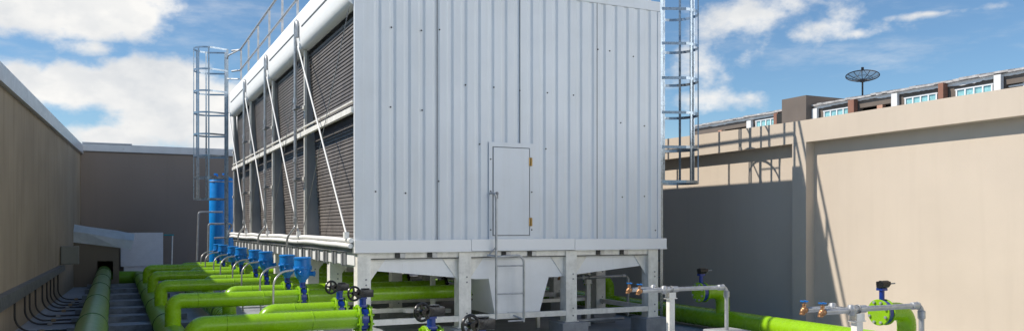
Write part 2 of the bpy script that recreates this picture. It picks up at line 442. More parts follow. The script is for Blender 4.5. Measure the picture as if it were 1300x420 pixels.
# basin sides below the casing
bm = B(); box(bm, X0 - 0.02, X0 + 0.10, Y0 + 0.11, Y1, E - 0.302, ZB - 0.012, 0.004); build('base_beam', bm, M['galvm'], tw)
bm = B()
xm1, xm2 = px2ratio(597) * Y0, px2ratio(728) * Y0
for k, (a, b) in enumerate(((X0 - 0.03, xm1), (xm1 + 0.006, xm2), (xm2 + 0.006, X1 + 0.11))):
    dz = 0.006 * (k % 2)
    box(bm, a, b, Y0 - 0.045, Y0 + 0.09, E - 0.365 + dz, ZB + dz, 0.005)
    box(bm, a, b, Y0 - 0.058, Y0 - 0.0455, E - 0.365 + dz, E - 0.345 + dz)
build('base_beam', bm, M['bright'], tw)
bm = B(); box(bm, X0 + 0.06, X1 - 0.05, Y0 + 0.03, Y0 + 0.085, E - 0.455, E - 0.368)
box(bm, X0 + 0.06, X1 - 0.05, Y0 + 0.02, Y0 + 0.029, E - 0.465, E - 0.452, mi=1)
for px in (505, 546, 640, 673, 760, 790):
    x = px2ratio(px) * Y0; box(bm, x - 0.035, x + 0.035, Y0 + 0.012, Y0 + 0.0298, E - 0.445, E - 0.372, mi=1)
    box(bm, x + 0.04, x + 0.12, Y0 + 0.008, Y0 + 0.0295, E - 0.45, E - 0.375, mi=2)
build('channel', bm, [M['galvm'], M['screw'], M['galv']], tw)
bm = B()
prism(bm, [(3.42, E - 0.372), (3.42, E - 0.63), (5.1, E - 0.80), (6.55, E - 0.80), (8.28, E - 0.64), (8.28, E - 0.372)], 'y', Y0 + 0.095, Y1 - 0.1)
box(bm, 3.9, 3.905, Y0 + 0.092, Y0 + 0.0945, E - 0.66, E - 0.47); box(bm, 7.62, 7.625, Y0 + 0.092, Y0 + 0.0945, E - 0.68, E - 0.47)
basin = build('basin', bm, M['whiteb'], tw)
bm = B()
def fr(pts4a, pts4b):
    a = [bm.verts.new(p) for p in pts4a]; b = [bm.verts.new(p) for p in pts4b]
    fs = [bm.faces.new(a), bm.faces.new(b[::-1])] + [bm.faces.new((a[i], b[i], b[(i + 1) % 4], a[(i + 1) % 4])) for i in range(4)]
    bmesh.ops.recalc_face_normals(bm, faces=fs)
ys0, ys1 = Y0 + 0.0915, 13.35
fr([(5.31, ys0, E - 0.78), (6.39, ys0, E - 0.78), (6.39, ys1, E - 0.78), (5.31, ys1, E - 0.78)],
   [(5.42, ys0, E - 1.37), (6.21, ys0, E - 1.37), (6.21, ys1, E - 1.37), (5.42, ys1, E - 1.37)])
build('sump', bm, M['whiteb'], basin)
# stiffeners along the basin side
y = Y0 + 0.55
while y < Y1 - 0.2:
    bm = B(); box(bm, 3.150, 3.167, y, y + 0.30, E - 0.56, E - 0.362); box(bm, 3.135, 3.1495, y + 0.14, y + 0.155, E - 0.58, E - 0.362)
    build('stiffener', bm, M['galvd'], tw); y += 0.60
bm = B(); box(bm, 3.170, 3.182, Y0 + 0.12, Y1 - 0.1, E - 0.55, E - 0.362); build('side_plate', bm, M['whiteb'], tw)
bm = B(); box(bm, 3.13, 3.20, Y0 + 0.12, Y1 - 0.1, E - 0.36, E - 0.305); build('channel', bm, M['galvd'], tw)
# legs with gussets, and horizontal struts
LEGX = [3.285, 4.875, 6.76, 8.38]
ROWS = [11.9, 13.6, 15.3, 17.0, 18.7, 20.35, 22.0, 23.7, 25.3]
legs = []
ZL = E - 1.535
for j, y in enumerate(ROWS):
    for i, x in enumerate(LEGX):
        if j % 2 and i in (1, 2): continue
        legs.append((i, j, x, y))
        bm = B()
        w = 0.10; ztop = E - 0.372
        # angle section: front flange + left flange
        box(bm, x - w, x + w, y - w, y - w + 0.014, ZL + 0.012, ztop)
        box(bm, x - w, x - w + 0.014, y - w + 0.0145, y + w, ZL + 0.012, ztop)
        box(bm, x + w - 0.014, x + w, y - w + 0.0145, y + w, ZL + 0.012, ztop)
        box(bm, x - w - 0.03, x + w + 0.03, y - w - 0.02, y + w + 0.02, ZL, ZL + 0.0115)
        for zz in (0.10, 0.22, 0.70, 0.78):
            lathe(bm, [(0, 0.014), (0.01, 0.012), (0.01, 0)], (x + 0.03, y - w, ZL + zz), (0, -1, 0), 6, mi=1)
        leg = build('leg', bm, [M['galvm'], M['galvd']], tw)
        if j == 0 or i in (0, 3):
            for s in (-1, 1):
                if (i == 0 and s < 0) or (i == 3 and s > 0): continue
                bm = B(); gx = x + s * (w + 0.001)
                zt = E - 0.47 if j == 0 else E - 0.45
                prism(bm, [(gx, zt), (gx + s * 0.24, zt), (gx + s * 0.22, zt - 0.03), (gx, zt - 0.33)], 'y', y - 0.02, y - 0.01)
                build('gusset', bm, M['galvm'], leg)
for j, y in enumerate(ROWS[::2]):
    for i in range(3):
        bm = B(); zz = ZL + 0.10 + 0.004 * i
        box(bm, LEGX[i] + 0.102, LEGX[i + 1] - 0.102, y - 0.095, y - 0.083, zz, zz + 0.085); box(bm, LEGX[i] + 0.102, LEGX[i + 1] - 0.102, y - 0.0825, y - 0.02, zz + 0.075, zz + 0.084)
        build('strut', bm, M['galvm'], tw)
for i in (0, 3):
    for a, b in zip(ROWS, ROWS[1:]):
        bm = B(); box(bm, LEGX[i] - 0.03, LEGX[i] + 0.03, a + 0.11, b - 0.11, ZL + 0.11, ZL + 0.19); build('strut', bm, M['galvm'], tw)
bm = B(); bar(bm, (8.5, 12.0, E - 0.47), (8.86, 12.42, E - 0.82), 0.04, 0.04); build('brace', bm, M['galvm'], tw)

# concrete footings
fl = {0: 'concrete footing block under the front left corner leg of the tower', 1: 'concrete footing block under the second front leg of the tower',
      2: 'concrete footing block under the third front leg, right of the white sump', 3: 'concrete footing block under the front right corner leg of the tower'}
f0 = None
for (i, j, x, y) in legs:
    if j == 0: lab = fl[i]
    elif i == 0: lab = 'concrete footing block under the legs of the left side behind green valves'
    elif i == 3 and j == 1: lab = 'concrete footing block under the right rear leg seen between the front legs'
    else: lab = 'concrete footing block in the dark deep beneath the tower'
    if f0 is None:
        f0 = thing('footing', (x, y, 0), lab, 'footing', 'concrete footings under the tower legs')
        bm = B(); box(bm, x - 0.24, x + 0.24, y - 0.24, y + 0.24, 0.0, ZL - 0.001, 0.012)
        bmesh.ops.translate(bm, verts=bm.verts, vec=-Vector((x, y, 0)))
        me = bpy.data.meshes.new('footing'); bm.to_mesh(me); bm.free(); me.materials.append(M['concrete'])
        bpy.data.objects.remove(f0)
        f0 = bpy.data.objects.new('footing', me); COL.objects.link(f0); f0.location = (x, y, 0)
        tag(f0, lab, 'footing', 'concrete footings under the tower legs')
    else:
        c = f0.copy(); COL.objects.link(c); c.location = (x, y, 0); c['label'] = lab

# white sagging long pipes along the foot of the louvres
for k, (x, z, lab) in enumerate(((3.095, -0.17, 'upper of two long white pipes under the louvres'), (3.09, -0.248, 'lower of two long white pipes under the louvres'))):
    bm = B(); pts = []
    for q in range(60):
        y = Y0 + 0.0 + k * 0.02 + q / 59 * (Y1 + 0.2 - Y0)
        sag = 0.007 * math.sin(y * 1.85) - 0.003 * math.cos(y * 3.1 + k) - 0.012 * max(0, 1 - (y - Y0) / 0.7)
        pts.append((x, y, E + z + sag))
    tube(bm, pts, 0.036, 12)
    tag(build('long_pipe', bm, M['bright'], None, 40, (x, Y0, E + z)), lab, 'pipe', 'long white pipes along the tower')

# roof railing of the tower
rl = thing('roof_railing', (3.3, 18.6, ZT), 'galvanised guard railing with two rails around the tower roof', 'railing')
RX0, RX1, RY0, RY1 = 3.34, 8.40, Y0 + 0.15, Y1 - 0.05
for z, r in ((1.33, 0.029), (0.73, 0.027)):
    bm = B(); tube(bm, fillet([(RX0 - 0.2, RY1 + 0.28, ZT + z - 0.0), (RX0, RY1 + 0.02, ZT + z), (RX0, RY0, ZT + z), (RX1, RY0, ZT + z), (RX1, RY1, ZT + z), (RX0 + 0.8, RY1, ZT + z)], 0.06, 4), r, 10)
    build('rail', bm, M['galv'], rl, 40)
pp = [(RX0, y) for y in (11.9, 13.6, 15.3, 17.0, 18.7, 20.4, 22.1, 23.8, 25.3)] + [(RX1, y) for y in (12.2, 14.0, 15.7, 17.4, 19.1, 20.8, 22.5, 25.3)] + [(5.04, RY0), (6.74, RY0), (RX1, RY0), (5.1, RY1), (6.8, RY1)]
for x, y in pp:
    bm = B(); bar(bm, (x, y, ZT - 0.03), (x, y, ZT + 1.33), 0.05, 0.016, up=(1, 0, 0)); bar(bm, (x + 0.02, y, ZT - 0.03), (x + 0.02, y, ZT + 1.31), 0.006, 0.04, up=(1, 0, 0))
    build('post', bm, M['galv'], rl)

# caged ladders
def caged(lx_, ly, s, label):
    """ladder plane parallel to the tower side, cage bulging to s*X"""
    t = thing('caged_ladder', (lx_, ly, 0), label, 'ladder', 'caged access ladders')
    hw = 0.24; top = E + 5.28
    for d in (-hw, hw):
        bm = B(); bar(bm, (lx_, ly + d, 0.05), (lx_, ly + d, top), 0.014, 0.06, up=(1, 0, 0)); build('stringer', bm, M['ladder'], t)
    z = 0.3
    while z < E + 3.95:
        bm = B(); tube(bm, [(lx_, ly - hw, z), (lx_, ly + hw, z)], 0.012, 8); build('rung', bm, M['ladder'], t, 40); z += 0.3
    R = 0.42; cx = lx_ + s * 0.50
    arc = [(lx_, -hw)] + [(cx + s * R * math.sin(a), -R * math.cos(a)) for a in [math.radians(q) for q in range(-10, 191, 10)]] + [(lx_, hw)]
    z = E + 0.845
    while z < top + 0.05:
        bm = B(); sweep(bm, [(x, ly + y, z) for x, y in arc], flat(0.008, 0.05), up=(0, 0, 1)); build('hoop', bm, M['ladder'], t); z += 0.63
    for a in (5, 48, 90, 132, 176):
        q = math.radians(a); x, y = cx + s * (R - 0.007) * math.sin(q), ly - (R - 0.007) * math.cos(q)
        bm = B(); bar(bm, (x, y, E + 0.82), (x, y, top), 0.042, 0.022, up=(math.sin(q) * s, -math.cos(q), 0)); build('strap', bm, M['ladder'], t)
    for z in (E + 3.4, E + 1.5):     # stand-off brackets to the tower
        for d in (-hw, hw):
            bm = B(); bar(bm, (lx_ - s * 0.006, ly + d, z), (lx_ - s * (0.46 if s > 0 else 0.3), ly + d, z), 0.04, 0.012); build('bracket', bm, M['ladder'], t)
    return t
lr = caged(9.0, 12.66, 1, 'caged steel ladder on the right side of the tower before the beige wall')
ll = caged(3.02, 25.95, -1, 'caged steel ladder at the far left end of the tower by the blue tanks')
bm = B(); tube(bm, fillet([(3.02, 25.71, E + 5.0), (3.02, 25.5, E + 5.05), (3.3, 25.3, E + 5.2)], 0.1, 4), 0.022, 8)
build('landing_rail', bm, M['galv'], ll, 40)
bm = B(); tube(bm, fillet([(3.02, 25.71, E + 4.4), (3.3, 25.3, E + 4.35)], 0.1, 4), 0.02, 8); build('landing_rail', bm, M['galv'], ll, 40)

# small hooked ladder under the door
t = thing('step_ladder', (5.7, Y0 - 0.13, 0.2), 'short galvanised ladder with tall grab rail hooked below the tower door', 'ladder')
gy = Y0 - 0.14
gx1, gx2 = px2ratio(630) * gy, px2ratio(665) * gy
dd = gx1 * math.sin(TH) + gy * math.cos(TH)
zz = lambda py: E + (289 - py) / F * dd
bm = B(); tube(bm, fillet([(gx1 - 0.05, Y0 - 0.03, zz(245)), (gx1 - 0.03, gy, zz(245)), (gx1, gy, zz(250)), (gx1, gy, zz(405))], 0.06, 6), 0.019, 10); build('stringer', bm, M['galv'], t, 40)
bm = B(); tube(bm, fillet([(gx1 - 0.12, Y0 - 0.05, zz(324)), (gx1 + 0.05, gy, zz(325.5)), (gx2, gy, zz(324)), (gx2, gy, zz(410))], 0.12, 8), 0.019, 10); build('stringer', bm, M['galv'], t, 40)
for py in (337.5, 373): 
    bm = B(); tube(bm, [(gx1, gy, zz(py)), (gx2, gy, zz(py))], 0.013, 8); build('rung', bm, M['galv'], t, 40)
bm = B(); tube(bm, [(gx1 + 0.2, gy, zz(408)), (gx2, gy, zz(408))], 0.013, 8); tube(bm, [(gx2, gy, zz(407)), (gx2 - 0.25, gy + 0.35, zz(396))], 0.013, 8)
build('rung', bm, M['galv'], t, 40); bm = B()
tube(bm, [(gx1, gy, zz(313)), (gx1 - 0.1, Y0 - 0.05, zz(325))], 0.012, 8)
build('stay', bm, M['galv'], t, 40)

# vertical vent pipes against the louvre columns
vp = None
vlab = ['vertical galvanised vent pipe with hooked top at the nearest louvre column', 'vertical galvanised vent pipe at the second louvre column',
        'vertical galvanised vent pipe at the third louvre column, farthest of the three', 'vertical galvanised vent pipe at the farthest louvre column']
for cy, lab in zip(COLS[:3], vlab):
    loc = (3.02, cy + 0.22, 0)
    if vp is None:
        vp = thing('vent_pipe', loc, lab, 'pipe', 'vertical vent pipes on the louvred side')
        x, y = loc[0], loc[1]
        bm = B(); tube(bm, fillet([(x, y, E + 0.02), (x, y, E + 3.78), (x - 0.02, y - 0.27, E + 3.78), (x - 0.02, y - 0.27, E + 3.45)], 0.13, 8), 0.030, 12)
        for z in (0.1, 1.2, 2.3): drum(bm, (x, y, E + z), (x, y, E + z + 0.09), 0.042, 12, 0.006)
        build('riser', bm, M['galv'], vp, 40)
        for z in (0.9, 2.2):
            bm = B(); box(bm, x - 0.045, x + 0.045, y - 0.24, y + 0.045, E + z - 0.03, E + z + 0.02, 0.004); build('clamp', bm, M['galvd'], vp)
        bm = B(); tube(bm, fillet([(x, y, E + 0.05), (x - 0.02, y - 0.02, E - 0.0), (x - 0.14, y + 0.05, E - 0.18), (x - 0.14, y + 0.05, E - 0.75)], 0.18, 8), 0.021, 10); build('drop_hose', bm, M['steel'], vp, 50)
    else:
        copy_tree(vp, loc, lab)

# ------------------------------------------------------------------ green pipework on the left
ZP = E - 1.05
def elbow_run(x0, x1, y, zlow, r, bend):
    return fillet([(x0, y, zlow), (x0, y, ZP), (x1, y, ZP)], bend, 8)
def header(x, y0, y1, z, r, lab, matn, nstrap, turn=None):
    t = thing('header_pipe', (x, (y0 + y1) / 2, 0), lab, 'pipe')
    bm = B(); pts = [(x, y0, z), (x, y1, z)]
    if turn: pts = fillet(pts + [(turn, y1, z)], r * 1.6, 8)
    tube(bm, pts, r, 32); build('pipe_run', bm, matn, t, 40)
    for k in range(nstrap):
        y = y0 + (k + 0.5) * (y1 - y0) / nstrap
        bm = B(); ring(bm, (x, y, z), (0, 1, 0), r + 0.002, 0.011, 36, 6)
        build('strap', bm, M['greens'], t, 40)
    return t
header(0.76, 3.0, 29.2, E - 1.58, 0.20, 'large green header pipe on the deck feeding the long branch pipes', M['greenh'], 8, -0.3)
header(1.68, 5.0, 25.6, E - 1.50, 0.15, 'second green header pipe further right feeding the short branch pipes', M['green'], 7)
header(-0.28, 4.0, 28.9, E - 1.385, 0.20, 'big dusty green pipe in shade running beside the left wall into the beige box', M['greend'], 7)

nums = ['nearest', 'second', 'third', 'fourth', 'fifth', 'farthest']
YA = [6.0, 9.4, 12.8, 16.2, 19.6, 23.0]
YB = [7.1, 10.5, 14.05, 17.5, 21.0, 24.2]
VX = 2.6
RB = 0.11
def flange(bm, c, axis, R, th, mi=0, bolts=8, br=0.0):
    c = Vector(c); ax = Vector(axis)
    drum(bm, c - ax * th / 2, c + ax * th / 2, R, 28, 0.004, mi)
    N = ax.orthogonal().normalized(); Q = ax.cross(N)
    for k in range(bolts):
        a = 2 * math.pi * (k + 0.5) / bolts
        p = c + (N * math.cos(a) + Q * math.sin(a)) * (R - 0.028)
        drum(bm, p - ax * (th / 2 + 0.022), p + ax * (th / 2 + 0.022), 0.014, 6, 0, mi)
def branch(x0, x1, y, zlow, lab, group, flip=0):
    t = thing('branch_pipe', (x0, y, 0), lab, 'pipe', group)
    bm = B(); tube(bm, elbow_run(x0, x1, y, zlow, RB, 0.116), RB, 26)
    build('pipe_run', bm, M['green'], t, 50)
    for a in (0.34, 1.25):
        if x0 + a < x1 - 0.1:
            bm = B(); ring(bm, (x0 + a, y, ZP), (1, 0, 0), RB, 0.006, 30, 6); build('weld_seam', bm, M['green'], t, 40)
    bm = B(); flange(bm, (x1 - 0.013, y, ZP), (1, 0, 0), 0.165, 0.026); build('flange', bm, M['green'], t, 40)
    return t
a0 = b0 = None
for k in range(6):
    la = 'long green branch pipe over the left header, %s from the camera' % nums[k]
    lb = 'short green branch pipe with rounded lit elbow, %s from the camera' % nums[k]
    if k == 0:
        a0 = branch(0.76, VX - 0.05, YA[0], E - 1.45, la, 'long green branch pipes')
        b0 = branch(1.68, VX - 0.05, YB[0], E - 1.40, lb, 'short green branch pipes')
    else:
        copy_tree(a0, (0.76, YA[k], 0), la); copy_tree(b0, (1.68, YB[k], 0), lb)

# outlet pipes from the valves under the tower
o0 = None
for k in range(2, 6):
    for y, nm in ((YA[k], 'long'), (YB[k], 'short')):
        lab = 'green outlet pipe under the tower continuing the %s %s branch pipe' % (nums[k], nm)
        if o0 is None:
            o0 = thing('outlet_pipe', (VX, y, 0), lab, 'pipe', 'green outlet pipes beneath the tower')
            bm = B(); tube(bm, [(VX + 0.055, y, ZP), (5.44, y, ZP)], RB, 26); build('pipe_run', bm, M['green'], o0, 40)
            bm = B(); flange(bm, (VX + 0.064, y, ZP), (1, 0, 0), 0.165, 0.026); build('flange', bm, M['green'], o0, 40)
            bm = B(); flange(bm, (5.40, y, ZP), (1, 0, 0), 0.17, 0.03); build('flange', bm, M['black'], o0, 40)
        else: copy_tree(o0, (VX, y, 0), lab)

def valve_body(t, x, y, ax=(1, 0, 0), top=0.22, w=0.045, neck=0.042):
    bm = B(); c = Vector((x, y, ZP)); a = Vector(ax)
    drum(bm, c - a * w, c + a * w, 0.135, 28, 0.008)
    tube(bm, [(x, y, ZP + 0.12), (x, y, ZP + top)], neck, 12)
    box(bm, x - 0.036, x + 0.036, y - 0.05, y + 0.05, ZP + top - 0.02, ZP + top)
    box(bm, x - 0.04, x + 0.04, y - 0.06, y + 0.06, ZP - 0.16, ZP - 0.13, 0.005); box(bm, x - 0.04, x + 0.04, y - 0.06, y + 0.06, ZP + 0.13, ZP + 0.16, 0.005)
    return build('valve_body', bm, M['navy'], t, 40)

# electrically actuated valves
v0 = None
for k in range(2, 6):
    for y, nm in ((YA[k], 'long'), (YB[k], 'short')):
        lab = 'valve with blue drum actuator on the %s %s green branch pipe' % (nums[k], nm)
        if v0 is None:
            x = VX
            v0 = thing('actuated_valve', (x, y, 0), lab, 'valve', 'valves with blue electric actuators')
            valve_body(v0, x, y)
            z = ZP + 0.221
            bm = B()
            lathe(bm, [(0, 0.05), (0.03, 0.056), (0.07, 0.095), (0.10, 0.110), (0.135, 0.122), (0.20, 0.124), (0.205, 0.142), (0.228, 0.142), (0.233, 0.128), (0.345, 0.126), (0.353, 0.134), (0.374, 0.134), (0.384, 0.118), (0.386, 0)], (x, y, z), (0, 0, 1), 32)
            for q in range(6):
                an = q * math.pi / 3; drum(bm, (x + 0.131 * math.cos(an), y + 0.131 * math.sin(an), z + 0.18), (x + 0.131 * math.cos(an), y + 0.131 * math.sin(an), z + 0.25), 0.012, 8)
            act = build('actuator', bm, M['blue'], v0, 40)
            bm = B(); drum(bm, (x + 0.09, y - 0.05, z + 0.13), (x + 0.15, y - 0.085, z + 0.13), 0.035, 16, 0.006); drum(bm, (x + 0.15, y - 0.085, z + 0.13), (x + 0.165, y - 0.094, z + 0.13), 0.045, 16, 0.006)
            build('knob', bm, M['blue'], act, 40)
            bm = B(); drum(bm, (x - 0.09, y - 0.03, z + 0.19), (x - 0.145, y - 0.05, z + 0.19), 0.026, 12, 0.004); drum(bm, (x - 0.02, y - 0.07, z + 0.14), (x - 0.04, y - 0.135, z + 0.14), 0.04, 14, 0.006)
            build('cable_gland', bm, M['blue'], act, 40)
            bm = B()
            tube(bm, fillet([(x - 0.14, y - 0.05, z + 0.19), (x - 0.33, y - 0.10, z + 0.17), (x - 0.46, y - 0.16, z + 0.05), (x - 0.47, y - 0.19, ZP - 0.05), (x - 0.44, y - 0.2, 0.25)], 0.22, 8), 0.015, 10)
            build('conduit', bm, M['steel'], v0, 50)
        else: copy_tree(v0, (VX, y, 0), lab)

# hand-wheel valves
def handwheel(bm, c, ax, R, mi=0):
    c = Vector(c); ax = Vector(ax).normalized()
    ring(bm, c, ax, R, 0.013, 36, 8, mi)
    N = ax.orthogonal().normalized(); Q = ax.cross(N)
    for k in range(5):
        a = 2 * math.pi * k / 5 + 0.3; bar(bm, c, c + (N * math.cos(a) + Q * math.sin(a)) * R, 0.022, 0.012, up=ax, mi=mi)
    drum(bm, c - ax * 0.02, c + ax * 0.03, 0.026, 12, 0.003, mi)
w0 = None
for y, lab in ((YA[1], 'hand wheel valve closing the second long green pipe, before the tower corner leg'), (YB[1], 'hand wheel valve on the second short green pipe, left of the tower corner leg'),
               (YB[0], 'hand wheel valve low in front of the tower, left of the second front leg'), (YA[0], 'hand wheel valve low in front, left of the hooked short ladder')):
    if w0 is None:
        x = VX
        w0 = thing('gear_valve', (x, y, 0), lab, 'valve', 'valves with black hand wheels')
        valve_body(w0, x, y, top=0.25, neck=0.04)
        bm = B(); z = ZP + 0.251
        box(bm, x - 0.06, x + 0.11, y - 0.075, y + 0.06, z, z + 0.085, 0.01); drum(bm, (x + 0.03, y, z + 0.085), (x + 0.03, y, z + 0.10), 0.05, 18, 0.004)
        drum(bm, (x - 0.03, y - 0.07, z + 0.042), (x - 0.03, y - 0.10, z + 0.042), 0.03, 12)
        bar(bm, (x - 0.02, y - 0.09, z + 0.05), (x - 0.145, y - 0.12, z + 0.055), 0.05, 0.04)
        gb = build('gearbox', bm, M['black'], w0, 40)
        bm = B(); handwheel(bm, (x - 0.145, y - 0.165, z + 0.055), (0.25, -1, 0.05), 0.076); drum(bm, (x - 0.145, y - 0.12, z + 0.055), (x - 0.145, y - 0.17, z + 0.055), 0.014, 10)
        build('handwheel', bm, M['black'], gb, 40)
        bm = B(); flange(bm, (x + 0.064, y, ZP), (1, 0, 0), 0.165, 0.026); build('blank_flange', bm, M['green'], w0, 40)
    else: copy_tree(w0, (VX, y, 0), lab)

# ------------------------------------------------------------------ green pipework on the right
t = thing('main_pipe', (9.6, 10, 0), 'large green main pipe along the foot of the right wall', 'pipe')
bm = B(); tube(bm, [(9.6, 2, E - 1.60), (9.6, 26, E - 1.60)], 0.165, 32); build('pipe_run', bm, M['green'], t, 40)
for y in (10.35, 13.2, 17): 
    bm = B(); ring(bm, (9.6, y, E - 1.60), (0, 1, 0), 0.165, 0.008, 36, 6); build('weld_seam', bm, M['green'], t, 40)
r0 = None
ZR = ZP - 0.06
for y, lab in ((7.72, 'green riser with bolted blank end, sunlit by the right wall'), (11.45, 'green riser with blank end in shade, behind the middle tap pipe'),
               (15.15, 'green riser hidden behind the tower legs on the right')):
    if r0 is None:
        r0 = thing('riser_pipe', (9.6, y, 0), lab, 'pipe', 'green risers off the right main pipe')
        bm = B(); tube(bm, fillet([(9.6, y, E - 1.5), (9.6, y, ZR), (9.20, y, ZR)], 0.24, 10), RB + 0.01, 28); build('pipe_run', bm, M['green'], r0, 50)
        bm = B(); flange(bm, (9.187, y, ZR), (1, 0, 0), 0.172, 0.026); build('flange', bm, M['green'], r0, 40)
    else: copy_tree(r0, (9.6, y, 0), lab)
k0 = None
for y, lab in ((7.72, 'butterfly valve with lime blank flange on the sunlit green riser by the right wall'), (11.45, 'butterfly valve with shaded blank flange on the riser beside the tower right leg'),
               (15.15, 'butterfly valve on the riser half hidden behind the tower legs')):
    if k0 is None:
        k0 = thing('butterfly_valve', (9.13, y, 0), lab, 'valve', 'butterfly valves with blank flanges')
        x = 9.13
        bm = B(); drum(bm, (x - 0.042, y, ZR), (x + 0.042, y, ZR), 0.158, 28, 0.006); tube(bm, [(x, y, ZR + 0.14), (x, y, ZR + 0.30)], 0.034, 12)
        box(bm, x - 0.05, x + 0.05, y - 0.05, y + 0.05, ZR + 0.285, ZR + 0.32, 0.005); build('valve_body', bm, M['navy'], k0, 40)
        bm = B(); flange(bm, (x - 0.056, y, ZR), (1, 0, 0), 0.172, 0.026, bolts=0); bf = build('blank_flange', bm, M['green'], k0, 40)
        for q in range(8):
            bm = B(); a = 2 * math.pi * (q + 0.5) / 8; p = Vector((x - 0.07, y + 0.138 * math.cos(a), ZR + 0.138 * math.sin(a)))
            drum(bm, p, p - Vector((0.028, 0, 0)), 0.019, 6, 0.003); build('bolt', bm, M['galv'], bf)
        bm = B(); z = ZR + 0.3205
        drum(bm, (x, y, z), (x, y, z + 0.05), 0.068, 16, 0.006); box(bm, x - 0.06, x + 0.12, y - 0.045, y + 0.045, z + 0.03, z + 0.085, 0.01); drum(bm, (x - 0.07, y - 0.03, z + 0.05), (x + 0.07, y - 0.03, z + 0.05), 0.05, 12, 0.006)
        gb = build('gearbox', bm, M['black'], k0, 40)
        bm = B(); bar(bm, (x + 0.11, y, z + 0.05), (x + 0.22, y - 0.02, z + 0.055), 0.02, 0.016); build('lever', bm, M['galvd'], gb)
    else: copy_tree(k0, (9.13, y, 0), lab)

# galvanised water pipes with brass taps
ZW = E - 0.76
def tap_station(x, y, lab):
    t = thing('tap_pipe', (x, y, 0), lab, 'water pipe', 'galvanised tap pipes on posts')
    r = 0.026
    bm = B()
    tube(bm, [(x - 0.12, y + 0.12, ZW), (x - 0.12, y, ZW), ], r, 12)
    tube(bm, [(x - 0.45, y + 0.16, ZW), (x - 0.10, y + 0.16, ZW)], r, 12)
    tube(bm, [(x - 0.45, y - 0.06, ZW), (x - 0.10, y - 0.06, ZW)], r, 12)
    tube(bm, [(x - 0.12, y - 0.06, ZW), (x - 0.12, y + 0.16, ZW)], r, 12)
    tube(bm, fillet([(x - 0.12, y, ZW), (x + 0.90, y, ZW), (x + 0.90, y, 0.3)], 0.07, 8), r, 14)
    for p, q in (((x - 0.08, y), (x + 0.0, y)), ((x + 0.04, y), (x + 0.13, y)), ((x + 0.76, y), (x + 0.85, y))):
        drum(bm, (p[0], p[1], ZW), (q[0], q[1], ZW), r + 0.011, 14, 0.005)
    for yy in (y - 0.06, y + 0.16): 
        drum(bm, (x - 0.16, yy, ZW), (x - 0.08, yy, ZW), r + 0.012, 14, 0.005); lathe(bm, [(0, 0), (0.005, 0.03), (0.03, 0.041), (0.075, 0.041), (0.1, 0.03), (0.105, 0)], (x - 0.12, yy, ZW - 0.05), (0, 0, 1), 14)
    drum(bm, (x + 0.9, y, ZW - 0.13), (x + 0.9, y, ZW - 0.05), r + 0.011, 14, 0.005)
    ring(bm, (x + 0.03, y, ZW), (1, 0, 0), 0.040, 0.006, 20, 6, mi=1); ring(bm, (x + 0.845, y, ZW), (1, 0, 0), 0.036, 0.005, 20, 6, mi=1)
    build('pipe_run', bm, [M['galv'], M['galvd']], t, 40)
    bm = B(); px_ = x + 0.02
    box(bm, px_ - 0.075, px_ + 0.075, y - 0.04, y + 0.04, ZW - 0.115, ZW - 0.105); box(bm, px_ - 0.05, px_ + 0.05, y - 0.045, y - 0.04, ZW - 0.104, ZW - 0.035); box(bm, px_ - 0.05, px_ + 0.05, y + 0.04, y + 0.045, ZW - 0.104, ZW - 0.035)
    box(bm, px_ - 0.04, px_ + 0.04, y - 0.035, y + 0.035, 0, ZW - 0.116, 0.004); build('post', bm, M['galvm'], t)
    for dx, yy in ((-0.45, y + 0.16), (-0.45, y - 0.06)):
        bm = B(); tx = x + dx
        tube(bm, fillet([(tx, yy, ZW), (tx - 0.055, yy, ZW), (tx - 0.055, yy, ZW - 0.03)], 0.03, 5), 0.021, 12)
        lathe(bm, [(-0.03, 0.018), (-0.025, 0.028), (0.0, 0.034), (0.02, 0.028), (0.026, 0.018), (0.042, 0.016), (0.046, 0.022), (0.056, 0.020), (0.06, 0.007), (0.075, 0.007)], (tx - 0.03, yy, ZW), (0, 0, 1), 14)
        drum(bm, (tx - 0.055, yy, ZW - 0.028), (tx - 0.055, yy, ZW - 0.044), 0.026, 12, 0.003)
        tp = build('tap', bm, M['brass'], t, 50)
        bm = B(); c = Vector((tx - 0.03, yy, ZW + 0.078)); drum(bm, c - Vector((0, 0, 0.006)), c + Vector((0, 0, 0.008)), 0.013, 10)
        for q in range(4):
            a = q * math.pi / 2 + 0.5; bar(bm, c, c + Vector((0.036 * math.cos(a), 0.036 * math.sin(a), 0.004)), 0.018, 0.012)
        build('tap_handle', bm, M['tapblue'], tp)
    return t
t1 = tap_station(6.25, 5.58, 'sunlit galvanised water pipe on a post with two brass taps, nearest the right edge')
copy_tree(t1, (6.19, 8.38, 0), 'galvanised water pipe on a post with two taps before the tower right corner leg')
copy_tree(t1, (7.86, 13.15, -0.15), 'shaded galvanised water pipe with taps behind the third front leg')
# low pipe in the dark under the tower
t = thing('tap_pipe', (7.2, 12.6, 0), 'low galvanised water pipe with one brass tap in the shade between footings', 'water pipe')
bm = B(); tube(bm, [(7.0, 12.6, 0.17), (8.3, 12.6, 0.17)], 0.03, 12); drum(bm, (7.3, 12.6, 0.17), (7.38, 12.6, 0.17), 0.04, 12, 0.004); build('pipe_run', bm, M['galv'], t, 40)
bm = B(); lathe(bm, [(-0.05, 0.03), (0.0, 0.05), (0.05, 0.03), (0.10, 0.02), (0.12, 0.05), (0.14, 0.05), (0.145, 0)], (7.12, 12.6, 0.18), (0, 0, 1), 14); build('tap', bm, M['brass'], t, 40)
# plinth block under the drop of the middle tap pipe
bm = B(); box(bm, 6.9, 7.35, 8.2, 8.62, 0, E - 1.31, 0.015); tag(build('plinth', bm, M['concrete'], None, None, (7.1, 8.4, 0)), 'pale concrete plinth under the elbow of the middle tap pipe', 'plinth')
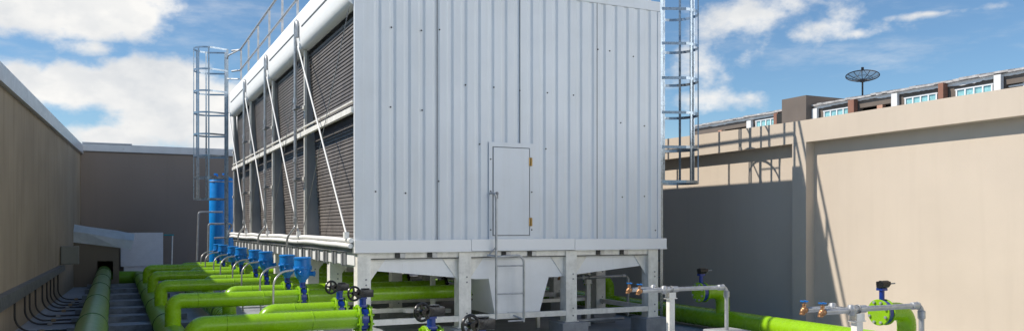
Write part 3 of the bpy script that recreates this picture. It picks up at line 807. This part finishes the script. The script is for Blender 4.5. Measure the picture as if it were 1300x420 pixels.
# pipe rack frames under the tower
t = thing('support_frame', (7.4, 13.2, 0), 'galvanised rectangular pipe support frame behind the third front leg', 'support frame')
for n_, a, b in (('upright', (6.92, 13.3, 0), (6.92, 13.3, E - 0.80)), ('upright', (7.55, 13.3, 0), (7.55, 13.3, E - 0.80)), ('upright', (7.98, 13.3, 0), (7.98, 13.3, E - 0.80)),
                 ('crossbar', (6.98, 13.3, E - 0.83), (7.94, 13.3, E - 0.83)), ('crossbar', (6.98, 13.3, E - 1.32), (7.94, 13.3, E - 1.32))):
    bm = B(); bar(bm, a, b, 0.06, 0.06, up=(0, 1, 0)); build(n_, bm, M['galvm'], t)
t = thing('support_frame', (4.9, 13.3, 0), 'galvanised upright pipe support frame left of the second front leg', 'support frame')
for n_, a, b in (('upright', (4.86, 13.2, 0), (4.86, 13.2, E - 0.72)), ('crossbar', (3.6, 13.2, E - 1.36), (4.8, 13.2, E - 1.36)), ('crossbar', (4.2, 12.7, E - 1.32), (5.2, 13.3, E - 1.42))):
    bm = B(); bar(bm, a, b, 0.07, 0.07, up=(0, 1, 0)); build(n_, bm, M['galvm'], t)

# ------------------------------------------------------------------ far left corner
# blue tanks
def tank(x, y, r, top, lab):
    t = thing('pressure_tank', (x, y, 0), lab, 'tank', 'tall blue tanks')
    bm = B(); h = top - 0.25
    lathe(bm, [(0, r * 0.55), (0.05, r * 0.8), (0.15, r), (h - 0.12, r), (h - 0.05, r * 0.86), (h - 0.01, r * 0.5), (h, 0)], (x, y, 0.25), (0, 0, 1), 32); build('shell', bm, M['tank'], t, 40)
    bm = B(); drum(bm, (x, y, 0), (x, y, 0.28), r * 0.85, 24); build('skirt', bm, M['tank'], t, 40)
    bm = B(); tube(bm, fillet([(x, y, top - 0.02), (x, y, top + 0.08), (x - 0.1, y, top + 0.08)], 0.03, 4), 0.028, 10); build('outlet', bm, M['tank'], t, 40)
    bm = B(); ring(bm, (x, y, top - 0.16), (0, 0, 1), r + 0.001, 0.016, 32, 6); build('band', bm, M['galv'], t, 40)
    return t
tank(2.93, 27.5, 0.245, E + 1.60, 'tall blue pressure tank behind the caged ladder, the left one')
tank(3.27, 28.3, 0.245, E + 1.66, 'tall blue pressure tank beside the tower corner, the right one')
t = thing('water_line', (2.6, 26.8, 0), 'thin galvanised pipe frame standing left of the blue tanks', 'pipe')
def ppt(px, py, Y):
    X = px2ratio(px) * Y; dep = X * math.sin(TH) + Y * math.cos(TH); return (X, Y, E + (289 - py) / F * dep)
bm = B(); tube(bm, fillet([ppt(250, 331, 26.9), ppt(252, 269, 26.9), ppt(283, 269, 26.9)], 0.08, 4), 0.026, 8); build('pipe_run', bm, M['galv'], t, 40)
bm = B(); tube(bm, fillet([ppt(264, 330, 26.6), ppt(265, 284, 26.6), ppt(295, 284, 26.6), ppt(287, 305, 26.6)], 0.06, 4), 0.03, 8)
tube(bm, [ppt(272, 302, 26.6), ppt(291, 301, 26.6)], 0.03, 8); build('pipe_run', bm, M['galv'], t, 40)

# beige enclosure with bent flashing
t = thing('enclosure', (-0.5, 28.9, 0), 'low beige masonry box in the far left corner with a square pipe opening', 'enclosure')
bm = B(); xa, xb = lwx(28.5) + 0.002, 0.14
hx0, hx1, hz0, hz1 = -0.47, -0.03, E - 1.60, E - 1.02
zt = E - 0.45
for (a, b, c, d) in ((xa, hx0, 0, zt), (hx1, xb, 0, zt), (hx0, hx1, 0, hz0), (hx0, hx1, hz1, zt)): box(bm, a, b, 28.45, 28.7, c, d)
box(bm, xa, xb, 28.701, 30.2, 0, 0.02); box(bm, xb - 0.12, xb, 28.701, 30.2, 0.021, zt); box(bm, xa, xb, 30.201, 30.4, 0, zt); box(bm, xa, xb, 28.45, 30.4, zt + 0.001, zt + 0.05)
build('box_wall', bm, mat('enclosure_render', (0.17, 0.145, 0.11), 0.85, var=0.06, scale=1.0, streak=0.15), t)
bm = B(); 
pts = [[ppt(80, 282, 28.75), ppt(112, 287.5, 28.7), ppt(150, 292.5, 28.7), ppt(171, 297, 28.75)], [ppt(80, 292, 28.42), ppt(112, 296, 28.36), ppt(150, 303, 28.40), ppt(170, 305, 28.44)], [ppt(80, 306, 28.40), ppt(112, 309.5, 28.38), ppt(150, 314, 28.36), ppt(166, 316.5, 28.42)]]
g = [[bm.verts.new(p) for p in row] for row in pts]
for i in range(2):
    for k in range(3): bm.faces.new((g[i][k], g[i + 1][k], g[i + 1][k + 1], g[i][k + 1]))
r = bmesh.ops.solidify(bm, geom=list(bm.faces), thickness=0.01)
tag(build('flashing', bm, M['flash'], None, None, (0, 28.4, E - 0.3)), 'bent pale blue sheet metal flashing lying over the beige box', 'sheet metal')
bm = B(); x0, y0, z1 = ppt(153, 297, 30.7); x1 = ppt(207, 297, 30.7)[0]
box(bm, x0, x1, 30.66, 30.72, E - 1.30, E - 0.16, 0.012); box(bm, x0 + 0.15, x1 - 0.15, 30.72, 30.9, E - 1.7, E - 1.30); box(bm, x0 + 0.1, x0 + 0.2, 30.7, 31.0, 0, E - 1.3); box(bm, x1 - 0.2, x1 - 0.1, 30.7, 31.0, 0, E - 1.3)
tag(build('panel_board', bm, M['board'], None, None, ((x0 + x1) / 2, 30.7, 0)), 'plain white rectangular board standing against the dark end wall', 'board')
t = thing('water_line', ppt(215, 335, 30.6), 'thin white drop pipe with teal top beside the white board', 'pipe')
bm = B(); tube(bm, [ppt(219, 299, 30.6), ppt(218, 338, 30.6)], 0.022, 8); build('drop', bm, M['galvm'], t, 40)
bm = B(); tube(bm, [ppt(208, 298, 30.6), ppt(221, 298, 30.6)], 0.024, 8); build('crossbar', bm, M['teal'], t, 40)

# cable trunking, junction box and cables on the left wall
bm = B()
ya, yb = 10.0, 24.35
def tz(y): k = (y - 15.33) / (24.4 - 15.33); return E - 1.045 + k * 0.085, E - 1.25 + k * 0.16
for y1_, y2_ in ((ya, 14), (14.01, 19.2), (19.21, yb)):
    a = [(lwx(y1_) + d, y1_, z) for d, z in ((0.003, tz(y1_)[1]), (0.13, tz(y1_)[1]), (0.13, tz(y1_)[0]), (0.003, tz(y1_)[0]))]
    b = [(lwx(y2_) + d, y2_, z) for d, z in ((0.003, tz(y2_)[1]), (0.13, tz(y2_)[1]), (0.13, tz(y2_)[0]), (0.003, tz(y2_)[0]))]
    A_ = [bm.verts.new(p) for p in a]; B_ = [bm.verts.new(p) for p in b]
    bm.faces.new(A_); bm.faces.new(B_[::-1])
    for i in range(4): bm.faces.new((A_[i], B_[i], B_[(i + 1) % 4], A_[(i + 1) % 4]))
bmesh.ops.recalc_face_normals(bm, faces=bm.faces)
tag(build('cable_trunking', bm, M['tray'], None, None, (lwx(17), 17, E - 1.1)), 'long grey metal cable trunking fixed low along the left wall', 'trunking')
t = thing('junction_box', (lwx(24.6) + 0.18, 24.6, E - 0.7), 'grey junction box at the end of the cable trunking on the left wall', 'box')
bm = B(); box(bm, lwx(24.5) + 0.01, lwx(24.5) + 0.43, 24.45, 24.75, E - 0.95, E - 0.48, 0.012); build('case', bm, M['jbox'], t)
bm = B(); box(bm, lwx(24.5) + 0.03, lwx(24.5) + 0.41, 24.432, 24.447, E - 0.93, E - 0.50, 0.004); build('lid', bm, M['jbox'], t)
cl = ['nearest', 'second', 'third', 'fourth', 'fifth', 'sixth', 'seventh', 'eighth', 'farthest']
for k, y in enumerate((16.3, 17.5, 18.15, 19.0, 20.1, 20.9, 21.6, 22.3, 23.2)):
    wx = lwx(y) + 0.07
    t = thing('cable', (wx, y, 0), 'black cable bending from the wall trunking to the deck, %s of nine' % cl[k], 'cable', 'black cables from the left wall trunking')
    bm = B(); tube(bm, fillet([(wx, y, tz(y)[1] + 0.02), (wx, y, 0.03), (wx + 0.95, y, 0.03), (-0.2, y + 0.02, 0.03)], 0.27, 8), 0.017, 10); build('cable_run', bm, M['cable'], t, 50)
    bm = B(); box(bm, wx + 0.36, wx + 0.44, y - 0.04, y + 0.04, 0.004, 0.06, 0.008); build('clip', bm, M['clip'] if k % 2 == 0 else M['galvd'], t)

# low steel pipe supports across the deck between the wall pipe and the header
s0 = None
for k, y in enumerate((12.6, 14.2, 15.9, 17.6, 19.3, 21.2, 23.2, 25.4, 27.6)):
    lab = 'low steel sleeper beam across the deck under the shaded green pipes, %s from the camera' % (['nearest', 'second', 'third', 'fourth', 'fifth', 'sixth', 'seventh', 'eighth', 'farthest'][k])
    if s0 is None:
        s0 = thing('pipe_sleeper', (0.25, y, 0), lab, 'pipe support', 'steel sleepers under the left pipes')
        bm = B(); box(bm, -0.72, 1.3, y - 0.11, y + 0.11, 0.10, 0.118); box(bm, -0.72, 1.3, y - 0.11, y - 0.098, 0.004, 0.0995); box(bm, -0.72, 1.3, y + 0.098, y + 0.11, 0.004, 0.0995)
        build('channel', bm, M['sleeper'], s0)
        bm = B(); box(bm, -0.42, -0.14, y - 0.06, y + 0.06, 0.1185, E - 1.57, 0.005); build('saddle', bm, M['galvd'], s0)
    else: copy_tree(s0, (0.25, y, 0), lab)

# ------------------------------------------------------------------ apartment block beyond the wall
XB = 45.0
def by(px): return XB / px2ratio(px)
bl = thing('apartment_building', (XB + 5, 35, -14), 'brown and white apartment block with tiled roof rising beyond the right wall', 'building')
RT = E + 8.55
bm = B()
holes = [(by(1135), by(1091)), (by(1340), by(1277)), (by(950), by(919))]
segs = [(by(884), by(950)), (by(919), by(1091 if False else 957))]
spans = []; edges = sorted([22 - 8, by(1340), by(1277), by(1136), by(1091), by(951), by(920), by(880)])
walls = [(edges[0], edges[1]), (edges[2], edges[3]), (edges[4], edges[5]), (edges[6], edges[7])]
for a, b in walls: box(bm, XB, XB + 0.35, a, b, -14, RT)
for a, b in ((edges[1], edges[2]), (edges[3], edges[4]), (edges[5], edges[6])):
    box(bm, XB, XB + 0.35, a, b, RT - 0.55, RT); box(bm, XB, XB + 0.35, a, b, -14, E + 6.0)
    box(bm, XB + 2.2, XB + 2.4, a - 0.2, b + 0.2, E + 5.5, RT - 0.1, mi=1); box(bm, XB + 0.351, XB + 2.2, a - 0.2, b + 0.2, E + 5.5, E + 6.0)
box(bm, XB + 8, XB + 12, 14, by(880), -14, RT, mi=0)
box(bm, XB + 0.351, XB + 8, by(880) - 0.3, by(880), -14, RT); box(bm, XB + 0.351, XB + 8, 14, 14.3, -14, RT)
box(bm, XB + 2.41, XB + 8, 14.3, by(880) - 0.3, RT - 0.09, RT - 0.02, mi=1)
build('facade', bm, [M['fbrown'], M['dark']], bl)
# fascia board with uneven lower edge
bm = B(); ya_, yb_ = 14.0, by(880)
n = 260; pts = [(ya_ + (yb_ - ya_) * k / n, RT - 0.07 - 0.05 * random.random() - 0.06 * (math.sin(k * 0.19) > 0.55) - 0.03 * math.sin(k * .07)) for k in range(n + 1)]
prism(bm, pts + [(yb_, RT + 0.06), (ya_, RT + 0.06)], 'x', XB - 0.09, XB - 0.003); build('fascia', bm, M['fwhite'], bl)
# tiled roof
bm = B()
y = ya_ - 0.3
while y < yb_ + 0.2:
    h = random.uniform(-0.03, 0.05)
    bar(bm, (XB - 0.28, y, RT + 0.13 + h), (XB + 6, y, RT + 1.2 + h), 0.44, 0.10 + random.uniform(0, .06)); y += 0.42
prism(bm, [(XB - 0.3, RT + 0.063), (XB + 6, RT + 1.1), (XB + 12, RT + 0.063)], 'y', ya_, yb_)
build('roof', bm, M['roof'], bl)
def pil(px0, px1, m_, pro=0.35, top=RT + 0.0):
    bm = B(); box(bm, XB - pro, XB - 0.0905, by(px1), by(px0), -14, top); build('pilaster', bm, M[m_], bl)
pil(1034.5, 1041, 'fwhite', .3, RT - 0.12); pil(1082.5, 1090, 'fbrick', .45, RT + 0.02); pil(1135.5, 1143, 'fwhite', .3, RT - 0.02); pil(1198, 1204.5, 'fbrick', .5, RT + 0.08); pil(1266.5, 1275.5, 'fwhite', .35, RT + 0.02)
pil(952, 957.5, 'fwhite', .35, RT - 0.2); pil(988.5, 994, 'fbrick', .5, RT - 0.0); pil(914, 918.5, 'forange', .2, RT - 0.55)
bm = B(); box(bm, XB - 0.02, XB + 0.3, by(1120.5), by(1113.5), E + 5, RT - 0.56); build('pilaster', bm, M['forange'], bl)
def win(px0, px1, top, n):
    y0_, y1_ = by(px1), by(px0); z0_ = top - 1.5
    bm = B(); w = 0.09
    for k in range(n + 1):
        yy = y0_ + (y1_ - y0_) * k / n; box(bm, XB - 0.10, XB - 0.012, yy - w / 2, yy + w / 2, z0_, top)
    box(bm, XB - 0.11, XB - 0.011, y0_ - w, y1_ + w, top, top + w); box(bm, XB - 0.11, XB - 0.011, y0_ - w, y1_ + w, z0_ - w, z0_)
    box(bm, XB - 0.14, XB - 0.011, y0_ - 0.12, y1_ + 0.12, top + w + 0.003, top + w + 0.09, mi=1)
    f = build('window', bm, [M['frame'], M['dark']], bl)
    for k in range(n):
        a, b = y0_ + (y1_ - y0_) * k / n, y0_ + (y1_ - y0_) * (k + 1) / n
        bm = B(); box(bm, XB - 0.03, XB - 0.005, a + w / 2 + .002, b - w / 2 - .002, z0_ + .002, top - .002); build('pane', bm, M['curtain'], f)
def ztop(px, py):
    Y = by(px); return E + (289 - py) / F * (XB * math.sin(TH) + Y * math.cos(TH))
win(1047.5, 1080, ztop(1064, 139.5), 4); win(1150.5, 1190, ztop(1170, 122.5), 4); win(1215.5, 1260.5, ztop(1238, 111.5), 4); win(961, 986, ztop(973, 152.5), 4)
# stair tower, drawn dark
bm = B(); box(bm, XB - 0.8, XB + 3, by(1034), by(1003), -14, ztop(1020, 124.5)); build('stair_tower', bm, M['fbrown'], bl)
bm = B(); box(bm, XB - 0.7, XB - 0.1, by(1003) + 0.002, by(995), -14, RT - 0.1); build('painted_shade', bm, M['dark'], bl)  # black strip painting in the shaded side next to the stair tower
# things on the balconies
for px in (1104, 1108, 1125, 1130):
    bm = B(); yy = by(px); box(bm, XB + 0.9, XB + 1.0, yy - 0.18, yy + 0.18, E + 6.0, E + 7.55); build('shutter', bm, M['frame'], bl)
bm = B(); tube(bm, [(XB + 0.2, by(1338), E + 7.9), (XB + 0.2, by(1278), E + 7.9)], 0.06, 8); tube(bm, [(XB + 0.2, by(1297), E + 6), (XB + 0.2, by(1297), RT - 0.5)], 0.05, 8)
build('balcony_rail', bm, M['frame'], bl)

# mesh satellite dish on its roof
XD = 46.0; YD = XD / px2ratio(1095); dep = XD * math.sin(TH) + YD * math.cos(TH)
zc = E + (289 - 101.5) / F * dep
t = thing('satellite_dish', (XD, YD, RT), 'black mesh satellite dish on a pole above the apartment roof', 'satellite dish')
ax = Vector((-0.50 * 0.75, -0.50 * 0.66, 0.86)).normalized()
R = 1.06; N = ax.orthogonal().normalized(); Q = ax.cross(N); C0 = Vector((XD, YD, zc)) - ax * 0.02
def dp(r, a): return C0 + (N * math.cos(a) + Q * math.sin(a)) * r + ax * (r * r * 0.28)
bm = B(); prev = None
for i in range(1, 7):
    rr = [bm.verts.new(dp(R * i / 6, 2 * math.pi * k / 36)) for k in range(36)]
    if prev:
        for k in range(36): bm.faces.new((prev[k], prev[(k + 1) % 36], rr[(k + 1) % 36], rr[k]))
    prev = rr
build('mesh_bowl', bm, M['dishmesh'], t, 60)
for rf in (1.0,):
    bm = B(); tube(bm, [dp(R * rf, 2 * math.pi * k / 48) for k in range(48)], 0.035, 8, closed=True); tube(bm, [dp(R * 0.6, 2 * math.pi * k / 48) for k in range(48)], 0.014, 6, closed=True); build('rim', bm, M['dishm'], t, 60)
for k in range(12):
    a = 2 * math.pi * k / 12; bm = B(); tube(bm, [dp(R * q / 6, a) for q in range(7)], 0.024, 6); build('rib', bm, M['dishm'], t, 60)
bm = B(); tube(bm, [C0 - ax * 0.05, Vector((XD, YD, zc - 0.35)), Vector((XD, YD, RT - 0.1))], 0.06, 10); drum(bm, C0 - ax * 0.12, C0 + ax * 0.05, 0.16, 16); build('pole', bm, M['dishm'], t, 60)
bm = B(); fp = C0 + ax * 0.82
for k in range(3): tube(bm, [dp(R * 0.55, 2.1 * k), fp], 0.012, 6)
drum(bm, fp - ax * 0.12, fp + ax * 0.08, 0.09, 12); build('feed_horn', bm, M['dishm'], t, 60)

# ------------------------------------------------------------------ camera, sun, sky
cam = bpy.data.cameras.new('camera'); co = bpy.data.objects.new('camera', cam); COL.objects.link(co)
co.location = (0, 0, EYE); co.rotation_euler = (math.radians(90), 0, -TH)
cam.sensor_width = 36; cam.lens = 36 * F / 1300; cam.shift_y = (289 - 210) / 1300
cam.clip_start = 0.05; cam.clip_end = 2000
scene.camera = co

sd = Vector((1, -0.298, -1.128)).normalized()
sl = bpy.data.lights.new('sun', 'SUN'); so = bpy.data.objects.new('sun', sl); COL.objects.link(so)
sl.energy = 5.0; sl.angle = math.radians(0.5); sl.color = (1.0, 0.93, 0.82)
so.rotation_euler = sd.to_track_quat('-Z', 'Y').to_euler()
so.location = (-20, 10, 30)

w = bpy.data.worlds.new('World'); scene.world = w; w.use_nodes = True
nt = w.node_tree; N = nt.nodes; L = nt.links
bg = N['Background']
sky = N.new('ShaderNodeTexSky'); sky.sky_type = 'NISHITA'; sky.sun_disc = False
sky.sun_elevation = math.asin(-sd.z); sky.sun_rotation = math.atan2(-sd.x, -sd.y)
sky.air_density = 1.0; sky.dust_density = 0.0; sky.ozone_density = 2.0
tc = N.new('ShaderNodeTexCoord'); D = tc.outputs['Generated']
def vm(op, a, b):
    n = N.new('ShaderNodeVectorMath'); n.operation = op
    for i, v in enumerate((a, b)):
        if v is None: continue
        if isinstance(v, (tuple, Vector)): n.inputs[i].default_value = v
        else: L.new(v, n.inputs[i])
    return n
def mm(op, a, b=None, c=None, clamp=False):
    n = N.new('ShaderNodeMath'); n.operation = op; n.use_clamp = clamp
    for i, v in enumerate((a, b, c)):
        if v is None: continue
        if isinstance(v, (int, float)): n.inputs[i].default_value = v
        else: L.new(v, n.inputs[i])
    return n.outputs[0]
def mr(f, a, b, c=0.0, d=1.0, smooth=True):
    n = N.new('ShaderNodeMapRange'); n.interpolation_type = 'SMOOTHSTEP' if smooth else 'LINEAR'
    n.inputs[1].default_value = a; n.inputs[2].default_value = b; n.inputs[3].default_value = c; n.inputs[4].default_value = d
    L.new(f, n.inputs[0]); return n.outputs[0]
def cdir(px, py):
    u, v = (px - 650) / F, (289 - py) / F
    return Vector((u * math.cos(TH) + math.sin(TH), -u * math.sin(TH) + math.cos(TH), v)).normalized()
def blob(c, rx, rz):
    d = vm('SUBTRACT', D, c); s = vm('MULTIPLY', d.outputs[0], (1 / rx, 1 / rx, 1 / rz)); l = vm('LENGTH', s.outputs[0], None)
    return mm('SUBTRACT', 1.0, l.outputs['Value'])
FILL_BANK = (Vector((0.58, -0.78, 0.22)).normalized(), 0.75, 0.36)      # unseen bright cloud added behind the camera to fill the shaded tower front
blobs = [(cdir(30, 5), 0.085, 0.045), (cdir(120, 12), 0.10, 0.042), (cdir(165, 22), 0.05, 0.03), (cdir(15, 90), 0.05, 0.025), (cdir(75, 108), 0.06, 0.028), (cdir(115, 110), 0.075, 0.034), (cdir(165, 98), 0.055, 0.032),
         (cdir(225, 105), 0.055, 0.034), (cdir(185, 122), 0.10, 0.034), (cdir(210, 160), 0.09, 0.036), (cdir(275, 150), 0.065, 0.055), (cdir(130, 172), 0.06, 0.018), (cdir(330, 150), 0.06, 0.05),
         FILL_BANK]
thin = [(cdir(935, 15), 0.09, 0.040), (cdir(990, 18), 0.11, 0.045), (cdir(1045, 34), 0.10, 0.034), (cdir(1090, 42), 0.05, 0.014), (cdir(905, 85), 0.08, 0.04), (cdir(935, 125), 0.09, 0.03), (cdir(120, 62), 0.08, 0.02), (cdir(1180, 18), 0.09, 0.008)]
dens = None
for b in blobs:
    v = blob(*b); dens = v if dens is None else mm('MAXIMUM', dens, v)
for b in thin:
    dens = mm('MAXIMUM', dens, mm('SUBTRACT', mm('MULTIPLY', blob(*b), 0.66), 0.19))
mp = N.new('ShaderNodeMapping'); L.new(D, mp.inputs['Vector']); mp.inputs['Scale'].default_value = (1, 1, 1.5)
def noise(sc, det, rough=0.6, vec=None):
    n = N.new('ShaderNodeTexNoise'); n.inputs['Scale'].default_value = sc; n.inputs['Detail'].default_value = det; n.inputs['Roughness'].default_value = rough
    L.new(vec or mp.outputs[0], n.inputs['Vector']); return n.outputs['Fac']
n1 = noise(16, 9, 0.58); n2 = noise(6, 5, 0.5)
d2 = mm('ADD', dens, mm('MULTIPLY', mm('SUBTRACT', n1, 0.5), 1.7))
cl_ = mr(d2, 0.0, 0.52)
# thin high haze
mp2 = N.new('ShaderNodeMapping'); L.new(D, mp2.inputs['Vector']); mp2.inputs['Scale'].default_value = (1, 1, 4.0)
wisp = mr(noise(7, 7, 0.62, mp2.outputs[0]), 0.48, 0.82, 0.0, 0.42)
sep = N.new('ShaderNodeSeparateXYZ'); L.new(D, sep.inputs[0])
low = mr(sep.outputs['Z'], 0.16, 0.0, 0.0, 0.16)
wisp = mm('MULTIPLY', wisp, mr(sep.outputs['Z'], 0.36, 0.5, 1.0, 0.0))
cover = mm('MAXIMUM', cl_, mm('MAXIMUM', wisp, low))
# shading inside the clouds: bright tops, greyer bases
mp3 = N.new('ShaderNodeMapping'); L.new(D, mp3.inputs['Vector']); mp3.inputs['Location'].default_value = (0.01, 0, 0.02); mp3.inputs['Scale'].default_value = (1, 1, 1.5)
sh = mr(mm('SUBTRACT', noise(16, 6, 0.5, mp3.outputs[0]), n1), -0.12, 0.12)
sh2 = mm('ADD', mm('MULTIPLY', sh, 0.35), mm('MULTIPLY', mr(n2, 0.3, 0.62), 0.75), None, True)
cc = N.new('ShaderNodeMix'); cc.data_type = 'RGBA'; L.new(sh2, cc.inputs[0])
SKYS = 0.105
cc.inputs[6].default_value = (0.68 / SKYS, 0.72 / SKYS, 0.78 / SKYS, 1); cc.inputs[7].default_value = (0.97 / SKYS, 0.97 / SKYS, 0.97 / SKYS, 1)
tint = vm('MULTIPLY', sky.outputs[0], (0.80, 1.0, 1.13))
glow = mr(blob(*FILL_BANK), -0.05, 0.5, 1.0, 3.9)  # extra brightness for the added fill cloud alone
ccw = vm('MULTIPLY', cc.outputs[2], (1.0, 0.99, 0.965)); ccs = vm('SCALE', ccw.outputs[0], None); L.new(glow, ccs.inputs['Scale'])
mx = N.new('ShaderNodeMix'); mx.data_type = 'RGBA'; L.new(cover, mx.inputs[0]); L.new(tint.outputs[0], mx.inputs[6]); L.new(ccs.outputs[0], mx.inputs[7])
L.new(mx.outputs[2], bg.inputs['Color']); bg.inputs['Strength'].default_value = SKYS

scene.view_settings.view_transform = 'Standard'; scene.view_settings.look = 'None'; scene.view_settings.exposure = 0
